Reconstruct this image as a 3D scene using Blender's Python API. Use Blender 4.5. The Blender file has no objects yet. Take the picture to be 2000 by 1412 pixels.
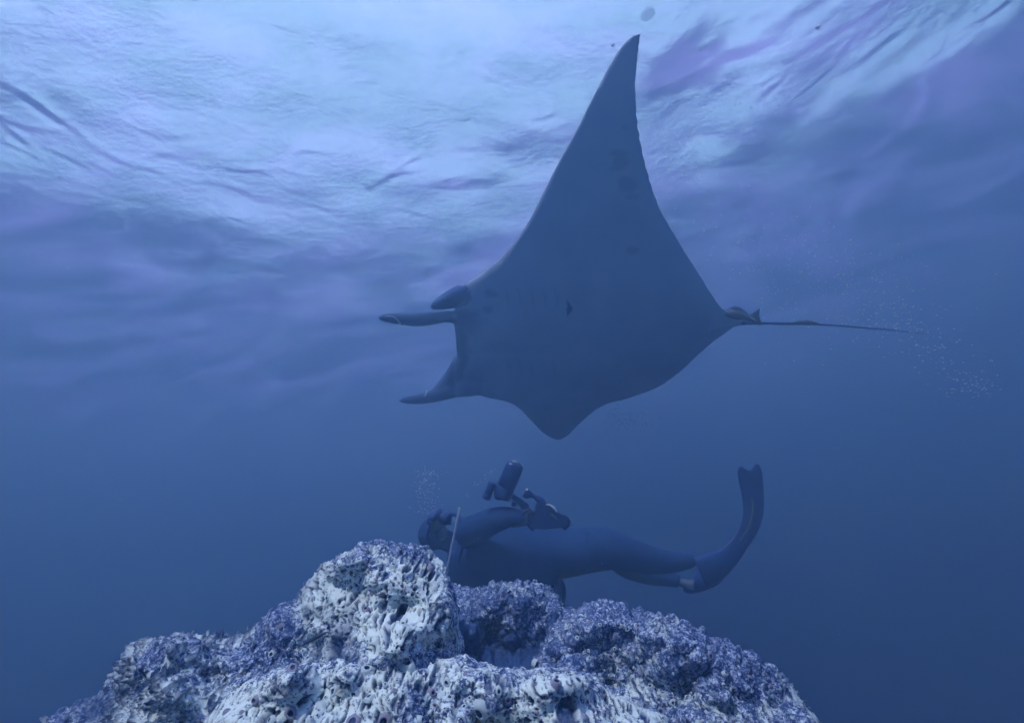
import bpy, bmesh, math, random
import numpy as np
from mathutils import Vector, Matrix, noise as mn

random.seed(7)
rng = np.random.default_rng(7)
scene = bpy.context.scene
C = scene.collection

# ------------------------------------------------------------------ camera
PITCH, ROLL, FPX = math.radians(25), math.radians(9), 1000.0
R0 = Vector((1, 0, 0)); U0 = Vector((0, -math.sin(PITCH), math.cos(PITCH)))
FW = Vector((0, math.cos(PITCH), math.sin(PITCH)))
RT = R0 * math.cos(ROLL) - U0 * math.sin(ROLL)
UP = U0 * math.cos(ROLL) + R0 * math.sin(ROLL)
cam_data = bpy.data.cameras.new('camera')
cam = bpy.data.objects.new('camera', cam_data)
C.objects.link(cam)
cam.matrix_world = Matrix(((RT.x, UP.x, -FW.x, 0), (RT.y, UP.y, -FW.y, 0), (RT.z, UP.z, -FW.z, 0), (0, 0, 0, 1)))
cam_data.sensor_width = 36
cam_data.lens = 18
cam_data.clip_start = 0.05
cam_data.clip_end = 1000
scene.camera = cam

# ------------------------------------------------------------------ light
SUN_EL, SUN_AZ = math.radians(55), math.radians(-158)      # azimuth from +Y towards +X
world = bpy.data.worlds.new('World'); scene.world = world
world.use_nodes = True
wt = world.node_tree; wt.nodes.clear()
sky = wt.nodes.new('ShaderNodeTexSky'); sky.sky_type = 'NISHITA'; sky.sun_disc = False
sky.sun_elevation = SUN_EL; sky.sun_rotation = SUN_AZ
bg = wt.nodes.new('ShaderNodeBackground'); bg.inputs['Strength'].default_value = 0.15
wo = wt.nodes.new('ShaderNodeOutputWorld')
wt.links.new(sky.outputs[0], bg.inputs['Color']); wt.links.new(bg.outputs[0], wo.inputs['Surface'])
sd = bpy.data.lights.new('sun', 'SUN'); sd.energy = 3.2; sd.angle = math.radians(0.5); sd.color = (1.0, 0.96, 0.9)
sun = bpy.data.objects.new('sun', sd); C.objects.link(sun)
sdir = Vector((math.cos(SUN_EL) * math.sin(SUN_AZ), math.cos(SUN_EL) * math.cos(SUN_AZ), math.sin(SUN_EL)))
sun.rotation_euler = sdir.to_track_quat('Z', 'Y').to_euler()
sun.location = (0, 0, 30)
vs = scene.view_settings
vs.view_transform = 'Standard'; vs.look = 'None'; vs.gamma = 1; vs.use_curve_mapping = False
vs.exposure = 3.55
cy = scene.cycles
cy.use_denoising = True
cy.max_bounces = 8; cy.volume_bounces = 3; cy.diffuse_bounces = 2; cy.glossy_bounces = 3
cy.transmission_bounces = 4; cy.transparent_max_bounces = 12
cy.sample_clamp_indirect = 4.0
cy.caustics_reflective = False; cy.caustics_refractive = False

# ------------------------------------------------------------------ helpers
def P(x, y, d):
    "point seen at photo pixel (x, y) at a distance d along the view"
    return FW * d + RT * ((x - 1000) / FPX * d) + UP * ((706 - y) / FPX * d)

def tag(o, label=None, cat=None, group=None, kind=None):
    if label: o['label'] = label
    if cat: o['category'] = cat
    if group: o['group'] = group
    if kind: o['kind'] = kind
    return o

def empty(name, loc):
    o = bpy.data.objects.new(name, None); C.objects.link(o); o.location = loc
    o.empty_display_size = 0.1
    return o

def np_mesh(name, V, F, smooth=True):
    me = bpy.data.meshes.new(name)
    V = np.asarray(V, dtype=np.float32)
    F = np.asarray(F, dtype=np.int32)
    n = F.shape[1]
    me.vertices.add(len(V)); me.vertices.foreach_set('co', V.ravel())
    me.loops.add(F.size); me.loops.foreach_set('vertex_index', F.ravel())
    me.polygons.add(len(F))
    me.polygons.foreach_set('loop_start', np.arange(0, F.size, n, dtype=np.int32))
    me.polygons.foreach_set('use_smooth', np.full(len(F), smooth))
    me.update(calc_edges=True)
    return me

def add_obj(name, me, mat, parent=None, loc=None):
    "link a mesh built in world coordinates; origin moved to loc (or to the parent)"
    o = bpy.data.objects.new(name, me); C.objects.link(o)
    if mat is not None:
        me.materials.clear(); me.materials.append(mat)
    base = Vector((0, 0, 0)); q = parent
    while q is not None: base = base + Vector(q.location); q = q.parent
    org = base if loc is None else Vector(loc)
    if org.length > 0:
        me.transform(Matrix.Translation(-org))
    if parent is not None:
        o.parent = parent
        if loc is not None: o.location = org - base
    else:
        o.location = org
    return o

def grid_faces(nu, nv, wrap_u=False):
    i = np.arange(nu if wrap_u else nu - 1); j = np.arange(nv - 1)
    I, J = np.meshgrid(i, j, indexing='ij'); I2 = (I + 1) % nu
    return np.stack([I * nv + J, I2 * nv + J, I2 * nv + J + 1, I * nv + J + 1], -1).reshape(-1, 4)

def catmull(pts, n):
    p = np.array(pts, float); p = np.vstack([2 * p[0] - p[1], p, 2 * p[-1] - p[-2]])
    m = len(p) - 3; out = []
    for t in np.linspace(0, m, n):
        k = min(int(t), m - 1); f = t - k
        a, b, c, d = p[k:k + 4]
        out.append(0.5 * (2 * b + (c - a) * f + (2 * a - 5 * b + 4 * c - d) * f * f + (3 * b - a - 3 * c + d) * f ** 3))
    return np.array(out)

def tube(path, n=40, seg=20, smooth=True, ref=None):
    """closed lofted tube; path rows = (x, y, d, half width in px, half depth in px)"""
    pr = np.array([list(r) + [r[3]] * (5 - len(r)) for r in path], float)
    q = catmull(pr, n) if smooth else pr
    q[:, 3:] = np.maximum(q[:, 3:], 0.3)
    pts = np.array([P(a[0], a[1], a[2]) for a in q])
    rw = q[:, 3] / FPX * q[:, 2]; rd = q[:, 4] / FPX * q[:, 2]
    T = np.gradient(pts, axis=0); T /= np.linalg.norm(T, axis=1)[:, None] + 1e-9
    fw = np.array(FW if ref is None else ref)
    W = np.cross(T, fw); W /= np.linalg.norm(W, axis=1)[:, None] + 1e-9
    D = np.cross(W, T)
    a = np.linspace(0, 2 * math.pi, seg, endpoint=False)
    V = pts[:, None, :] + W[:, None, :] * (np.cos(a)[None, :, None] * rw[:, None, None]) + D[:, None, :] * (np.sin(a)[None, :, None] * rd[:, None, None])
    n = len(q)
    V = V.reshape(-1, 3)
    F = []
    for i in range(n - 1):
        for j in range(seg):
            F.append([i * seg + j, i * seg + (j + 1) % seg, (i + 1) * seg + (j + 1) % seg, (i + 1) * seg + j])
    bm = bmesh.new()
    vv = [bm.verts.new(v) for v in V]
    for f in F: bm.faces.new([vv[k] for k in f])
    bm.faces.new([vv[k] for k in range(seg)][::-1]); bm.faces.new([vv[(n - 1) * seg + k] for k in range(seg)])
    bmesh.ops.recalc_face_normals(bm, faces=bm.faces[:])
    return bm

def ball(x, y, d, rx, ry=None, rz=None, rot=0, sub=3):
    ry = rx if ry is None else ry; rz = rx if rz is None else rz
    bm = bmesh.new(); bmesh.ops.create_icosphere(bm, subdivisions=sub, radius=1)
    c = P(x, y, d); k = d / FPX
    cr, sr = math.cos(rot), math.sin(rot)
    ax = (RT * cr + UP * sr) * (rx * k); ay = (UP * cr - RT * sr) * (ry * k); az = FW * (rz * k)
    for v in bm.verts:
        v.co = c + ax * v.co.x + ay * v.co.y + az * v.co.z
    return bm

def merge(bms, name='m', smooth=True):
    me = bpy.data.meshes.new(name); out = bmesh.new()
    for b in bms:
        t = bpy.data.meshes.new('t'); b.to_mesh(t); b.free(); out.from_mesh(t); bpy.data.meshes.remove(t)
    for f in out.faces: f.smooth = smooth
    out.to_mesh(me); out.free()
    return me

def remeshed(me, voxel, it=4, fac=0.5):
    o = bpy.data.objects.new('tmp', me); C.objects.link(o)
    r = o.modifiers.new('r', 'REMESH'); r.mode = 'VOXEL'; r.voxel_size = voxel; r.use_smooth_shade = True
    s = o.modifiers.new('s', 'SMOOTH'); s.iterations = it; s.factor = fac
    dg = bpy.context.evaluated_depsgraph_get()
    m2 = bpy.data.meshes.new_from_object(o.evaluated_get(dg))
    bpy.data.objects.remove(o)
    return m2

def prism(poly, d0, d1, taper=None):
    "solid with an outline (photo px) between two distances; bevelled edges"
    bm = bmesh.new()
    a = [bm.verts.new(P(x, y, d0)) for x, y in poly]; b = [bm.verts.new(P(x, y, d1)) for x, y in poly]
    n = len(poly)
    bm.faces.new(a); bm.faces.new(b[::-1])
    for i in range(n): bm.faces.new([a[i], b[i], b[(i + 1) % n], a[(i + 1) % n]])
    bmesh.ops.recalc_face_normals(bm, faces=bm.faces[:])
    bmesh.ops.bevel(bm, geom=bm.edges[:], offset=0.004, segments=2, affect='EDGES', clamp_overlap=True)
    return bm

def px_of(co):
    "photo pixel of world points (n, 3)"
    d = co @ np.array(FW)
    return 1000 + (co @ np.array(RT)) / d * FPX, 706 - (co @ np.array(UP)) / d * FPX

# vectorised noises -----------------------------------------------------
def _h(ix, iy, iz, seed):
    n = (ix * 374761393 + iy * 668265263 + iz * 2147483647 + seed * 974634777).astype(np.int64)
    n = (n ^ (n >> 13)) * 1274126177
    n = n & 0xffffffff
    n = (n ^ (n >> 16)) * 2246822519 & 0xffffffff
    n = n ^ (n >> 13)
    return (n & 0xffffff) / float(0xffffff)

def vnoise(p, seed=0):
    i = np.floor(p).astype(np.int64); f = p - i; f = f * f * (3 - 2 * f)
    r = 0
    for a in (0, 1):
        for b in (0, 1):
            for c in (0, 1):
                w = (f[:, 0] if a else 1 - f[:, 0]) * (f[:, 1] if b else 1 - f[:, 1]) * (f[:, 2] if c else 1 - f[:, 2])
                r = r + w * _h(i[:, 0] + a, i[:, 1] + b, i[:, 2] + c, seed)
    return r * 2 - 1

def fbm(p, oct=4, seed=0, gain=0.5):
    r = 0; a = 1
    for k in range(oct):
        r = r + a * vnoise(p * 2 ** k + 13.7 * k, seed + k); a *= gain
    return r

def worley(p2, seed=0):
    "2-D cells: distance to the nearest seed and a random number of that cell"
    i = np.floor(p2).astype(np.int64); best = np.full(len(p2), 9.0); cid = np.zeros(len(p2)); sec = np.full(len(p2), 9.0)
    for a in (-1, 0, 1):
        for b in (-1, 0, 1):
            ix, iy = i[:, 0] + a, i[:, 1] + b
            z = np.zeros_like(ix)
            sx = ix + _h(ix, iy, z, seed); sy = iy + _h(ix, iy, z, seed + 1)
            d = np.hypot(p2[:, 0] - sx, p2[:, 1] - sy)
            m = d < best
            sec = np.where(m, best, np.minimum(sec, d))
            cid = np.where(m, _h(ix, iy, z, seed + 2), cid); best = np.where(m, d, best)
    return best, cid, sec

def sstep(a, b, x):
    t = np.clip((x - a) / (b - a), 0, 1); return t * t * (3 - 2 * t)

# materials ---------------------------------------------------------------
def mat_simple(name, col, rough=0.6, var=0.25, scale=8.0, spec=0.3, bump=0.0):
    m = bpy.data.materials.new(name); m.use_nodes = True
    nt = m.node_tree; b = nt.nodes['Principled BSDF']
    tc = nt.nodes.new('ShaderNodeTexCoord'); no = nt.nodes.new('ShaderNodeTexNoise')
    no.inputs['Scale'].default_value = scale; no.inputs['Detail'].default_value = 5
    nt.links.new(tc.outputs['Object'], no.inputs['Vector'])
    mx = nt.nodes.new('ShaderNodeMix'); mx.data_type = 'RGBA'
    mx.inputs['A'].default_value = (*[c * (1 - var) for c in col], 1); mx.inputs['B'].default_value = (*[min(1, c * (1 + var)) for c in col], 1)
    nt.links.new(no.outputs['Fac'], mx.inputs['Factor']); nt.links.new(mx.outputs['Result'], b.inputs['Base Color'])
    b.inputs['Roughness'].default_value = rough
    b.inputs['Specular IOR Level'].default_value = spec
    if bump:
        bp = nt.nodes.new('ShaderNodeBump'); bp.inputs['Strength'].default_value = bump; bp.inputs['Distance'].default_value = 0.01
        nt.links.new(no.outputs['Fac'], bp.inputs['Height']); nt.links.new(bp.outputs[0], b.inputs['Normal'])
    return m

# ------------------------------------------------------------------ haze, water surface, sea bed
SURF = 7.0
def haze_box():
    bm = bmesh.new(); bmesh.ops.create_cube(bm, size=1)
    for v in bm.verts:
        v.co = Vector((v.co.x * 340, v.co.y * 340, SURF + 1.2 if v.co.z > 0 else -19.0))
    me = bpy.data.meshes.new('haze'); bm.to_mesh(me); bm.free()
    m = bpy.data.materials.new('sea_water_haze'); m.use_nodes = True
    nt = m.node_tree; nt.nodes.remove(nt.nodes['Principled BSDF'])
    v = nt.nodes.new('ShaderNodeVolumePrincipled')
    v.inputs['Color'].default_value = HAZE_COL
    v.inputs['Absorption Color'].default_value = HAZE_ABS
    v.inputs['Density'].default_value = HAZE_DENS
    v.inputs['Anisotropy'].default_value = HAZE_G
    nt.links.new(v.outputs[0], nt.nodes['Material Output'].inputs['Volume'])
    return tag(add_obj('haze', me, m), 'blue water haze filling the whole sea', kind='stuff')
HAZE_COL = (0.076, 0.168, 0.325, 1); HAZE_ABS = (0.0, 0.0, 0.03, 1); HAZE_DENS = 0.185; HAZE_G = 0.12
haze_box()

def axis(lo, hi, fine_lo, fine_hi, step, grow=1.12):
    c = list(np.arange(fine_lo, fine_hi, step))
    s = step; x = c[-1]
    while x < hi: s *= grow; x += s; c.append(min(x, hi))
    s = step; x = c[0]; pre = []
    while x > lo: s *= grow; x -= s; pre.append(max(x, lo))
    return np.array(pre[::-1] + c)

SWELLS = [(1322, 150, .26, 1.15, .42), (1480, 90, .30, .10, .45), (1560, 20, .3, .10, .3), (1640, 70, .25, .08, .45), (1450, 210, -.12, .5, .5), (1720, 120, -.17, .6, .8),
          (1900, 40, -.22, .7, .9), (1335, 250, -.12, .2, .16), (80, 330, -.13, .8, 1.3), (400, 400, -.08, .6, .8), (870, 375, .20, .20, .6), (1020, 290, .17, .35, .4),
          (770, 355, .28, .10, .35), (240, 318, .32, .09, .28), (80, 220, .30, .08, .30), (480, 378, .25, .09, .35), (20, 270, .22, .05, .22), (800, 325, .3, .06, .2), (1150, 250, .1, .4, .4),
          (700, 400, -.1, .4, .4), (950, 440, -.1, .4, .4)]
_r = random.Random(12)
for _k in range(60):
    _x = _r.uniform(-20, 1150); _y = (350 + 0.12 * _x - max(0, _x - 650) * 0.28) - abs(_r.gauss(0, 75)) + 20
    SWELLS.append((_x, _y, _r.uniform(.08, .26), _r.uniform(.02, .06), _r.uniform(.08, .28)))
for _k in range(16):
    _x = _r.uniform(1380, 1950); SWELLS.append((_x, 250 - (_x - 1380) * 0.36 - abs(_r.gauss(0, 50)), _r.uniform(.12, .35), _r.uniform(.03, .08), _r.uniform(.1, .35)))
def water_surface():
    xs = axis(-160, 160, -10, 9, 0.045); ys = axis(-160, 160, 2, 12, 0.045, 1.1)
    X, Y = np.meshgrid(xs, ys, indexing='ij')
    x, y = X.ravel(), Y.ravel(); z0 = np.zeros_like(x)
    p = np.stack([x, y, z0], -1)
    # wind waves run obliquely across the view
    ca, sa = math.cos(math.radians(28)), math.sin(math.radians(28))
    u = x * ca + y * sa; v = -x * sa + y * ca
    q = np.stack([u * 0.35, v * 0.9, z0], -1)
    h = 0.10 * fbm(np.stack([u * 0.16, v * 0.34, z0], -1), 2, 5)
    h += 0.022 * fbm(q, 3, 11)
    h += 0.0035 * fbm(np.stack([u * 1.1, v * 2.6, z0], -1), 4, 21, 0.55)
    # single wave faces, steeper (+) or flatter (-) than their surroundings: (photo px where they show, slope, width along and across the view)
    wobs = [fbm(np.stack([x * 1.3 + 5 * k, y * 1.3 + 9 * k, z0], -1), 3, 61 + k) * 0.16 for k in range(9)]
    rw = random.Random(5)
    for n_, (px, py, a, sr, st) in enumerate(SWELLS):
        wob = wobs[n_ % 9] * min(1.2, 0.5 + st * 1.5); ang = rw.uniform(-.45, .45) if st < .5 else 0.0
        g = P(px, py, 1.0); g = g * (SURF / g.z); r = math.hypot(g.x, g.y)
        t = ((x - g.x) * g.x + (y - g.y) * g.y) / r + wob * (1 if sr < 1 else 1.5); w = (-(x - g.x) * g.y + (y - g.y) * g.x) / r
        t, w = t * math.cos(ang) + w * math.sin(ang), -t * math.sin(ang) + w * math.cos(ang)
        h += a * t * np.exp(-0.5 * ((t / sr) ** 2 + (w / st) ** 2))
    fade = np.exp(-np.maximum(0, np.hypot(x, y) - 30) / 25)
    V = np.stack([x, y, SURF + h * fade], -1)
    me = np_mesh('water', V, grid_faces(len(xs), len(ys)))
    m = bpy.data.materials.new('water_surface'); m.use_nodes = True
    nt = m.node_tree; nt.nodes.remove(nt.nodes['Principled BSDF'])
    N = nt.nodes.new; L = nt.links.new
    tc = N('ShaderNodeTexCoord'); mp = N('ShaderNodeMapping'); L(tc.outputs['Object'], mp.inputs['Vector'])
    mp.inputs['Rotation'].default_value = (0, 0, math.radians(-28)); mp.inputs['Scale'].default_value = (1.0, 1.7, 1)
    n1 = N('ShaderNodeTexNoise'); n1.inputs['Scale'].default_value = 5.5; n1.inputs['Detail'].default_value = 9; n1.inputs['Roughness'].default_value = 0.62
    L(mp.outputs[0], n1.inputs['Vector'])
    bp = N('ShaderNodeBump'); bp.inputs['Strength'].default_value = 1.0; bp.inputs['Distance'].default_value = 0.030
    n2 = N('ShaderNodeTexNoise'); n2.inputs['Scale'].default_value = 0.55; n2.inputs['Detail'].default_value = 3; L(mp.outputs[0], n2.inputs['Vector'])
    mr = N('ShaderNodeMapRange'); mr.inputs['From Min'].default_value = 0.45; mr.inputs['From Max'].default_value = 0.72; mr.inputs['To Min'].default_value = 0.35; mr.inputs['To Max'].default_value = 1.5
    L(n2.outputs['Fac'], mr.inputs['Value'])
    mm = N('ShaderNodeMath'); mm.operation = 'MULTIPLY'; L(n1.outputs['Fac'], mm.inputs[0]); L(mr.outputs[0], mm.inputs[1])
    L(mm.outputs[0], bp.inputs['Height'])
    fr = N('ShaderNodeFresnel'); fr.inputs['IOR'].default_value = 1.333; L(bp.outputs[0], fr.inputs['Normal'])
    tr = N('ShaderNodeBsdfTransparent'); tr.inputs['Color'].default_value = (1, 1, 0.80, 1)
    tl = N('ShaderNodeBsdfTranslucent'); tl.inputs['Color'].default_value = (0.62, 0.53, 0.98, 1); L(bp.outputs[0], tl.inputs['Normal'])
    gl = N('ShaderNodeBsdfGlossy'); gl.inputs['Roughness'].default_value = 0.12; gl.inputs['Color'].default_value = (1, 0.64, 0.95, 1); L(bp.outputs[0], gl.inputs['Normal'])
    rf = N('ShaderNodeBsdfRefraction'); rf.inputs['IOR'].default_value = 1.333; rf.inputs['Color'].default_value = (0.80, 0.80, 0.43, 1); rf.inputs['Roughness'].default_value = 0.0; L(bp.outputs[0], rf.inputs['Normal'])
    m0 = N('ShaderNodeMixShader'); m0.inputs[0].default_value = 0.6; L(tr.outputs[0], m0.inputs[1]); L(rf.outputs[0], m0.inputs[2])
    m1 = N('ShaderNodeMixShader'); L(fr.outputs[0], m1.inputs[0]); L(m0.outputs[0], m1.inputs[1]); L(gl.outputs[0], m1.inputs[2])
    m2 = N('ShaderNodeMixShader'); 
    n3 = N('ShaderNodeTexNoise'); n3.inputs['Scale'].default_value = 0.42; n3.inputs['Detail'].default_value = 6; n3.inputs['Roughness'].default_value = 0.6; n3.inputs['Distortion'].default_value = 0.6; L(mp.outputs[0], n3.inputs['Vector'])
    m3 = N('ShaderNodeMapRange'); m3.inputs['From Min'].default_value = 0.42; m3.inputs['From Max'].default_value = 0.68; m3.inputs['To Min'].default_value = 0.02; m3.inputs['To Max'].default_value = 0.11
    L(n3.outputs['Fac'], m3.inputs['Value']); L(m3.outputs[0], m2.inputs[0]); L(m1.outputs[0], m2.inputs[1]); L(tl.outputs[0], m2.inputs[2])
    L(m2.outputs[0], nt.nodes['Material Output'].inputs['Surface'])
    return tag(add_obj('water', me, m), kind='structure')
water_surface()

def seabed():
    xs = axis(-160, 160, -20, 20, 0.8, 1.2); ys = axis(-160, 160, -20, 20, 0.8, 1.2)
    X, Y = np.meshgrid(xs, ys, indexing='ij'); x, y = X.ravel(), Y.ravel()
    h = 0.6 * fbm(np.stack([x * 0.12, y * 0.12, x * 0], -1), 4, 3)
    me = np_mesh('seabed', np.stack([x, y, -16 + h], -1), grid_faces(len(xs), len(ys)))
    tag(add_obj('seabed', me, mat_simple('seabed_rock', (0.12, 0.14, 0.16), 0.9, 0.4, 0.7)), kind='structure')
seabed()

# ------------------------------------------------------------------ manta ray
def manta():
    st = [  # (leading edge px, trailing edge px, distance at leading edge, at trailing edge, thickness in metres)
        (1252, 64, 1253, 65, 3.70, 3.70, .020), (1232, 72, 1251, 80, 3.72, 3.72, .026), (1203, 104, 1247, 118, 3.76, 3.76, .032),
        (1163, 178, 1245, 190, 3.83, 3.84, .045), (1120, 262, 1250, 258, 3.93, 3.94, .065), (1078, 340, 1265, 328, 4.04, 4.05, .09),
        (1032, 432, 1290, 405, 4.15, 4.18, .13), (992, 487, 1325, 468, 4.25, 4.28, .18), (945, 530, 1368, 536, 4.33, 4.38, .25),
        (908, 556, 1404, 592, 4.40, 4.46, .32), (893, 590, 1428, 613, 4.46, 4.52, .37), (886, 625, 1440, 622, 4.51, 4.57, .39),
        (890, 660, 1440, 632, 4.58, 4.62, .39), (892, 692, 1426, 645, 4.66, 4.68, .36), (902, 735, 1400, 663, 4.78, 4.78, .31),
        (922, 763, 1370, 689, 4.92, 4.92, .25), (952, 775, 1336, 721, 5.10, 5.08, .20), (982, 781, 1292, 753, 5.35, 5.32, .16),
        (1008, 793, 1238, 775, 5.62, 5.60, .12), (1034, 819, 1180, 791, 5.92, 5.90, .09), (1058, 844, 1135, 826, 6.18, 6.18, .06),
        (1078, 856, 1112, 849, 6.36, 6.36, .04), (1092, 859, 1094, 858, 6.44, 6.44, .03)]
    q = catmull(st, 150); nv, nu = len(q), 56
    u = (1 - np.cos(np.linspace(0, math.pi, nu))) / 2
    mid = np.zeros((nv, nu, 3))
    for i, r in enumerate(q):
        a = P(r[0], r[1], r[4]); b = P(r[2], r[3], r[5])
        for j, t in enumerate(u): mid[i, j] = a.lerp(b, t)
    du = np.gradient(mid, axis=1); dv = np.gradient(mid, axis=0)
    nrm = np.cross(dv, du)
    for _ in range(3): nrm[1:-1] = (nrm[:-2] + nrm[1:-1] + nrm[2:]) / 3
    nrm /= np.linalg.norm(nrm, axis=2)[..., None] + 1e-12
    if (nrm[75, 20] @ np.array(FW)) > 0: nrm = -nrm           # towards the viewer (belly)
    prof = (np.sqrt(np.clip(u, 0, 1)) * (1 - u) ** 0.75) / 0.50
    th = q[:, 6][:, None] * np.maximum(prof, 0)[None, :]
    belly = mid + nrm * (th * 0.45)[..., None]; back = mid - nrm * (th * 0.55)[..., None]
    bm = bmesh.new()
    A = [[bm.verts.new(belly[i, j]) for j in range(nu)] for i in range(nv)]
    B = [[bm.verts.new(back[i, j]) for j in range(nu)] for i in range(nv)]
    for S in (A, B):
        for i in range(nv - 1):
            for j in range(nu - 1): bm.faces.new([S[i][j], S[i + 1][j], S[i + 1][j + 1], S[i][j + 1]])
    for i in range(nv - 1):
        for j in (0, nu - 1): bm.faces.new([A[i][j], A[i + 1][j], B[i + 1][j], B[i][j]])
    for i in (0, nv - 1):
        for j in range(nu - 1): bm.faces.new([A[i][j], A[i][j + 1], B[i][j + 1], B[i][j]])
    bmesh.ops.remove_doubles(bm, verts=bm.verts[:], dist=0.0004)
    bmesh.ops.recalc_face_normals(bm, faces=bm.faces[:])
    parts = [bm]
    # head lobes (unrolled cephalic fins), eye bulge, mouth corner webs, tail root
    parts.append(tube([(922, 634, 4.60, 12, 7), (898, 623, 4.52, 13, 8), (872, 618, 4.44, 12, 8), (845, 621, 4.36, 14, 7), (815, 624, 4.30, 14.5, 7), (785, 623, 4.27, 12.5, 6), (760, 621, 4.24, 10.5, 5), (746, 621, 4.22, 7, 4), (739, 622, 4.22, 2.5, 2)], 60, 20))
    parts.append(tube([(930, 580, 4.50, 30, 26), (905, 577, 4.50, 23, 24), (885, 583, 4.50, 19, 22), (865, 591, 4.50, 14.5, 18), (850, 597, 4.50, 9, 12), (842, 601, 4.50, 3, 4)], 40, 20))
    parts.append(tube([(945, 745, 4.86, 26, 20), (915, 752, 4.82, 23, 16), (885, 760, 4.78, 18, 12), (862, 768, 4.76, 15.5, 9), (838, 775, 4.74, 13, 7), (812, 780, 4.72, 10.5, 5), (792, 781, 4.70, 8, 4), (779, 781, 4.70, 3, 2)], 60, 20))
    parts.append(tube([(905, 700, 4.72, 18, 16), (893, 722, 4.74, 18, 12), (877, 742, 4.76, 15, 9), (858, 757, 4.76, 10, 7), (840, 768, 4.75, 5, 5)], 30, 16))
    parts.append(tube([(1385, 628, 4.56, 22, 18), (1420, 628, 4.58, 13, 12), (1445, 630, 4.60, 7, 7), (1470, 631, 4.62, 4.5, 5)], 30, 16))
    me = remeshed(merge(parts, 'manta_body'), 0.0105, 8, 0.5)
    co = np.empty(len(me.vertices) * 3, np.float32); me.vertices.foreach_get('co', co); co = co.reshape(-1, 3).astype(float)
    X, Y = px_of(co); nz = fbm(np.stack([X / 14, Y / 14, X * 0], -1), 3, 40)
    mark = np.zeros(len(co))
    def blot(x, y, rx, ry, a=1.0, rot=0.0, soft=0.5):
        dx, dy = X - x, Y - y; c, s = math.cos(rot), math.sin(rot)
        d = np.hypot((dx * c + dy * s) / rx, (-dx * s + dy * c) / ry) + nz * 0.22
        np.maximum(mark, a * (1 - sstep(1 - soft, 1.0 + soft * 0.3, d)), out=mark)
    blot(882, 583, 37, 27, 1.0, -0.25, 0.15)
    for s in ((955, 572, 10, 9, .55), (967, 576, 8, 5, .5), (952, 604, 14, 9, .55), (1208, 300, 22, 8, .5), (1212, 318, 18, 14, .6), (1206, 330, 20, 7, .5),
              (1225, 362, 26, 20, .5), (1235, 385, 20, 9, .4), (1235, 490, 14, 10, .4), (1112, 603, 5, 14, .0), (975, 680, 40, 14, .2), (1220, 250, 9, 9, .3)):
        blot(*s)
    tri = (X > 1107) & (X < 1107 + 13 * np.clip(1 - np.abs(Y - 603) / 17, 0, 1))
    mark *= 0.6; mark = np.where(tri, 0.8, mark)
    blot(882, 583, 37, 27, 1.0, -0.25, 0.15)
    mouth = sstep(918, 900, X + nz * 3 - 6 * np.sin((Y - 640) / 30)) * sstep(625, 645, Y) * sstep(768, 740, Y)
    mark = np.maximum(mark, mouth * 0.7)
    mark = np.maximum(mark, 0.75 * sstep(888, 872, X) * (Y < 660)); mark = np.maximum(mark, 0.75 * sstep(895, 870, X) * (Y > 740))  # head lobes darkened in colour to mute their sunlit rims
    mark = np.maximum(mark, 0.9 * 0.7 * sstep(950, 905, X + nz * 8) * sstep(600, 614, Y + nz * 3) * sstep(668, 635, Y)); mark = np.maximum(mark, 0.45 * sstep(990, 905, X + nz * 8) * sstep(690, 740, Y))  # brightly lit lobe root toned down by colour
    # five gill slits each side of the chest: faint curved lines
    for k in range(5):
        gx = 985 + k * 24
        d = np.abs(X - (gx + 8 * np.sin((Y - 560) / 20))); mark = np.maximum(mark, 0.16 * (1 - sstep(1.0, 3.4, d)) * sstep(560, 568, Y) * sstep(602, 594, Y))
        gx = 990 + k * 22
        d = np.abs(X - (gx + 6 * np.sin((Y - 700) / 20))); mark = np.maximum(mark, 0.12 * (1 - sstep(1.0, 3.0, d)) * sstep(700, 708, Y) * sstep(736, 728, Y))
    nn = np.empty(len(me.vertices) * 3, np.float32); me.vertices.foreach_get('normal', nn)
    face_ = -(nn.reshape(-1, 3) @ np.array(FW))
    mark = np.maximum(mark, sstep(0.60, 0.25, face_) * ((Y < 600) | (X < 940))); mark = np.maximum(mark, 0.9 * sstep(905, 880, X))  # dark back skin wraps the edge, painted wider to mute the sunlit rim
    me.attributes.new('mark', 'FLOAT', 'POINT').data.foreach_set('value', mark.astype(np.float32))
    root = empty('manta_ray', P(1150, 640, 4.6))
    tag(root, 'giant manta ray gliding overhead above the diver, pale belly, head lobes to the left', 'manta ray')
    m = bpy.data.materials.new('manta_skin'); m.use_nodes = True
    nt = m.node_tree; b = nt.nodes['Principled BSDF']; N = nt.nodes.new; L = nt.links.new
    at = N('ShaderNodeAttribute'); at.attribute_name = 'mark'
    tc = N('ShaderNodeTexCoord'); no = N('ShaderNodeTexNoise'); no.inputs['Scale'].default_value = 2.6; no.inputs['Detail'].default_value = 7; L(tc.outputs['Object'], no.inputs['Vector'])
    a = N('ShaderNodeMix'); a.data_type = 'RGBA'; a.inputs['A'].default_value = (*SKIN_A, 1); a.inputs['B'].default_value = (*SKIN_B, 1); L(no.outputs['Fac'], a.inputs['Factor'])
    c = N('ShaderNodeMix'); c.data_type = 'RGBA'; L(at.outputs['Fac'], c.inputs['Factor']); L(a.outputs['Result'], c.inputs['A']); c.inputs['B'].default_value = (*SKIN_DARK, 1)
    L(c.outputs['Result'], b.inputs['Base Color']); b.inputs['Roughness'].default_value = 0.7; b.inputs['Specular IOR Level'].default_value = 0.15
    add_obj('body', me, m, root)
    dark = mat_simple('manta_dark_skin', SKIN_DARK, 0.7)
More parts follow.
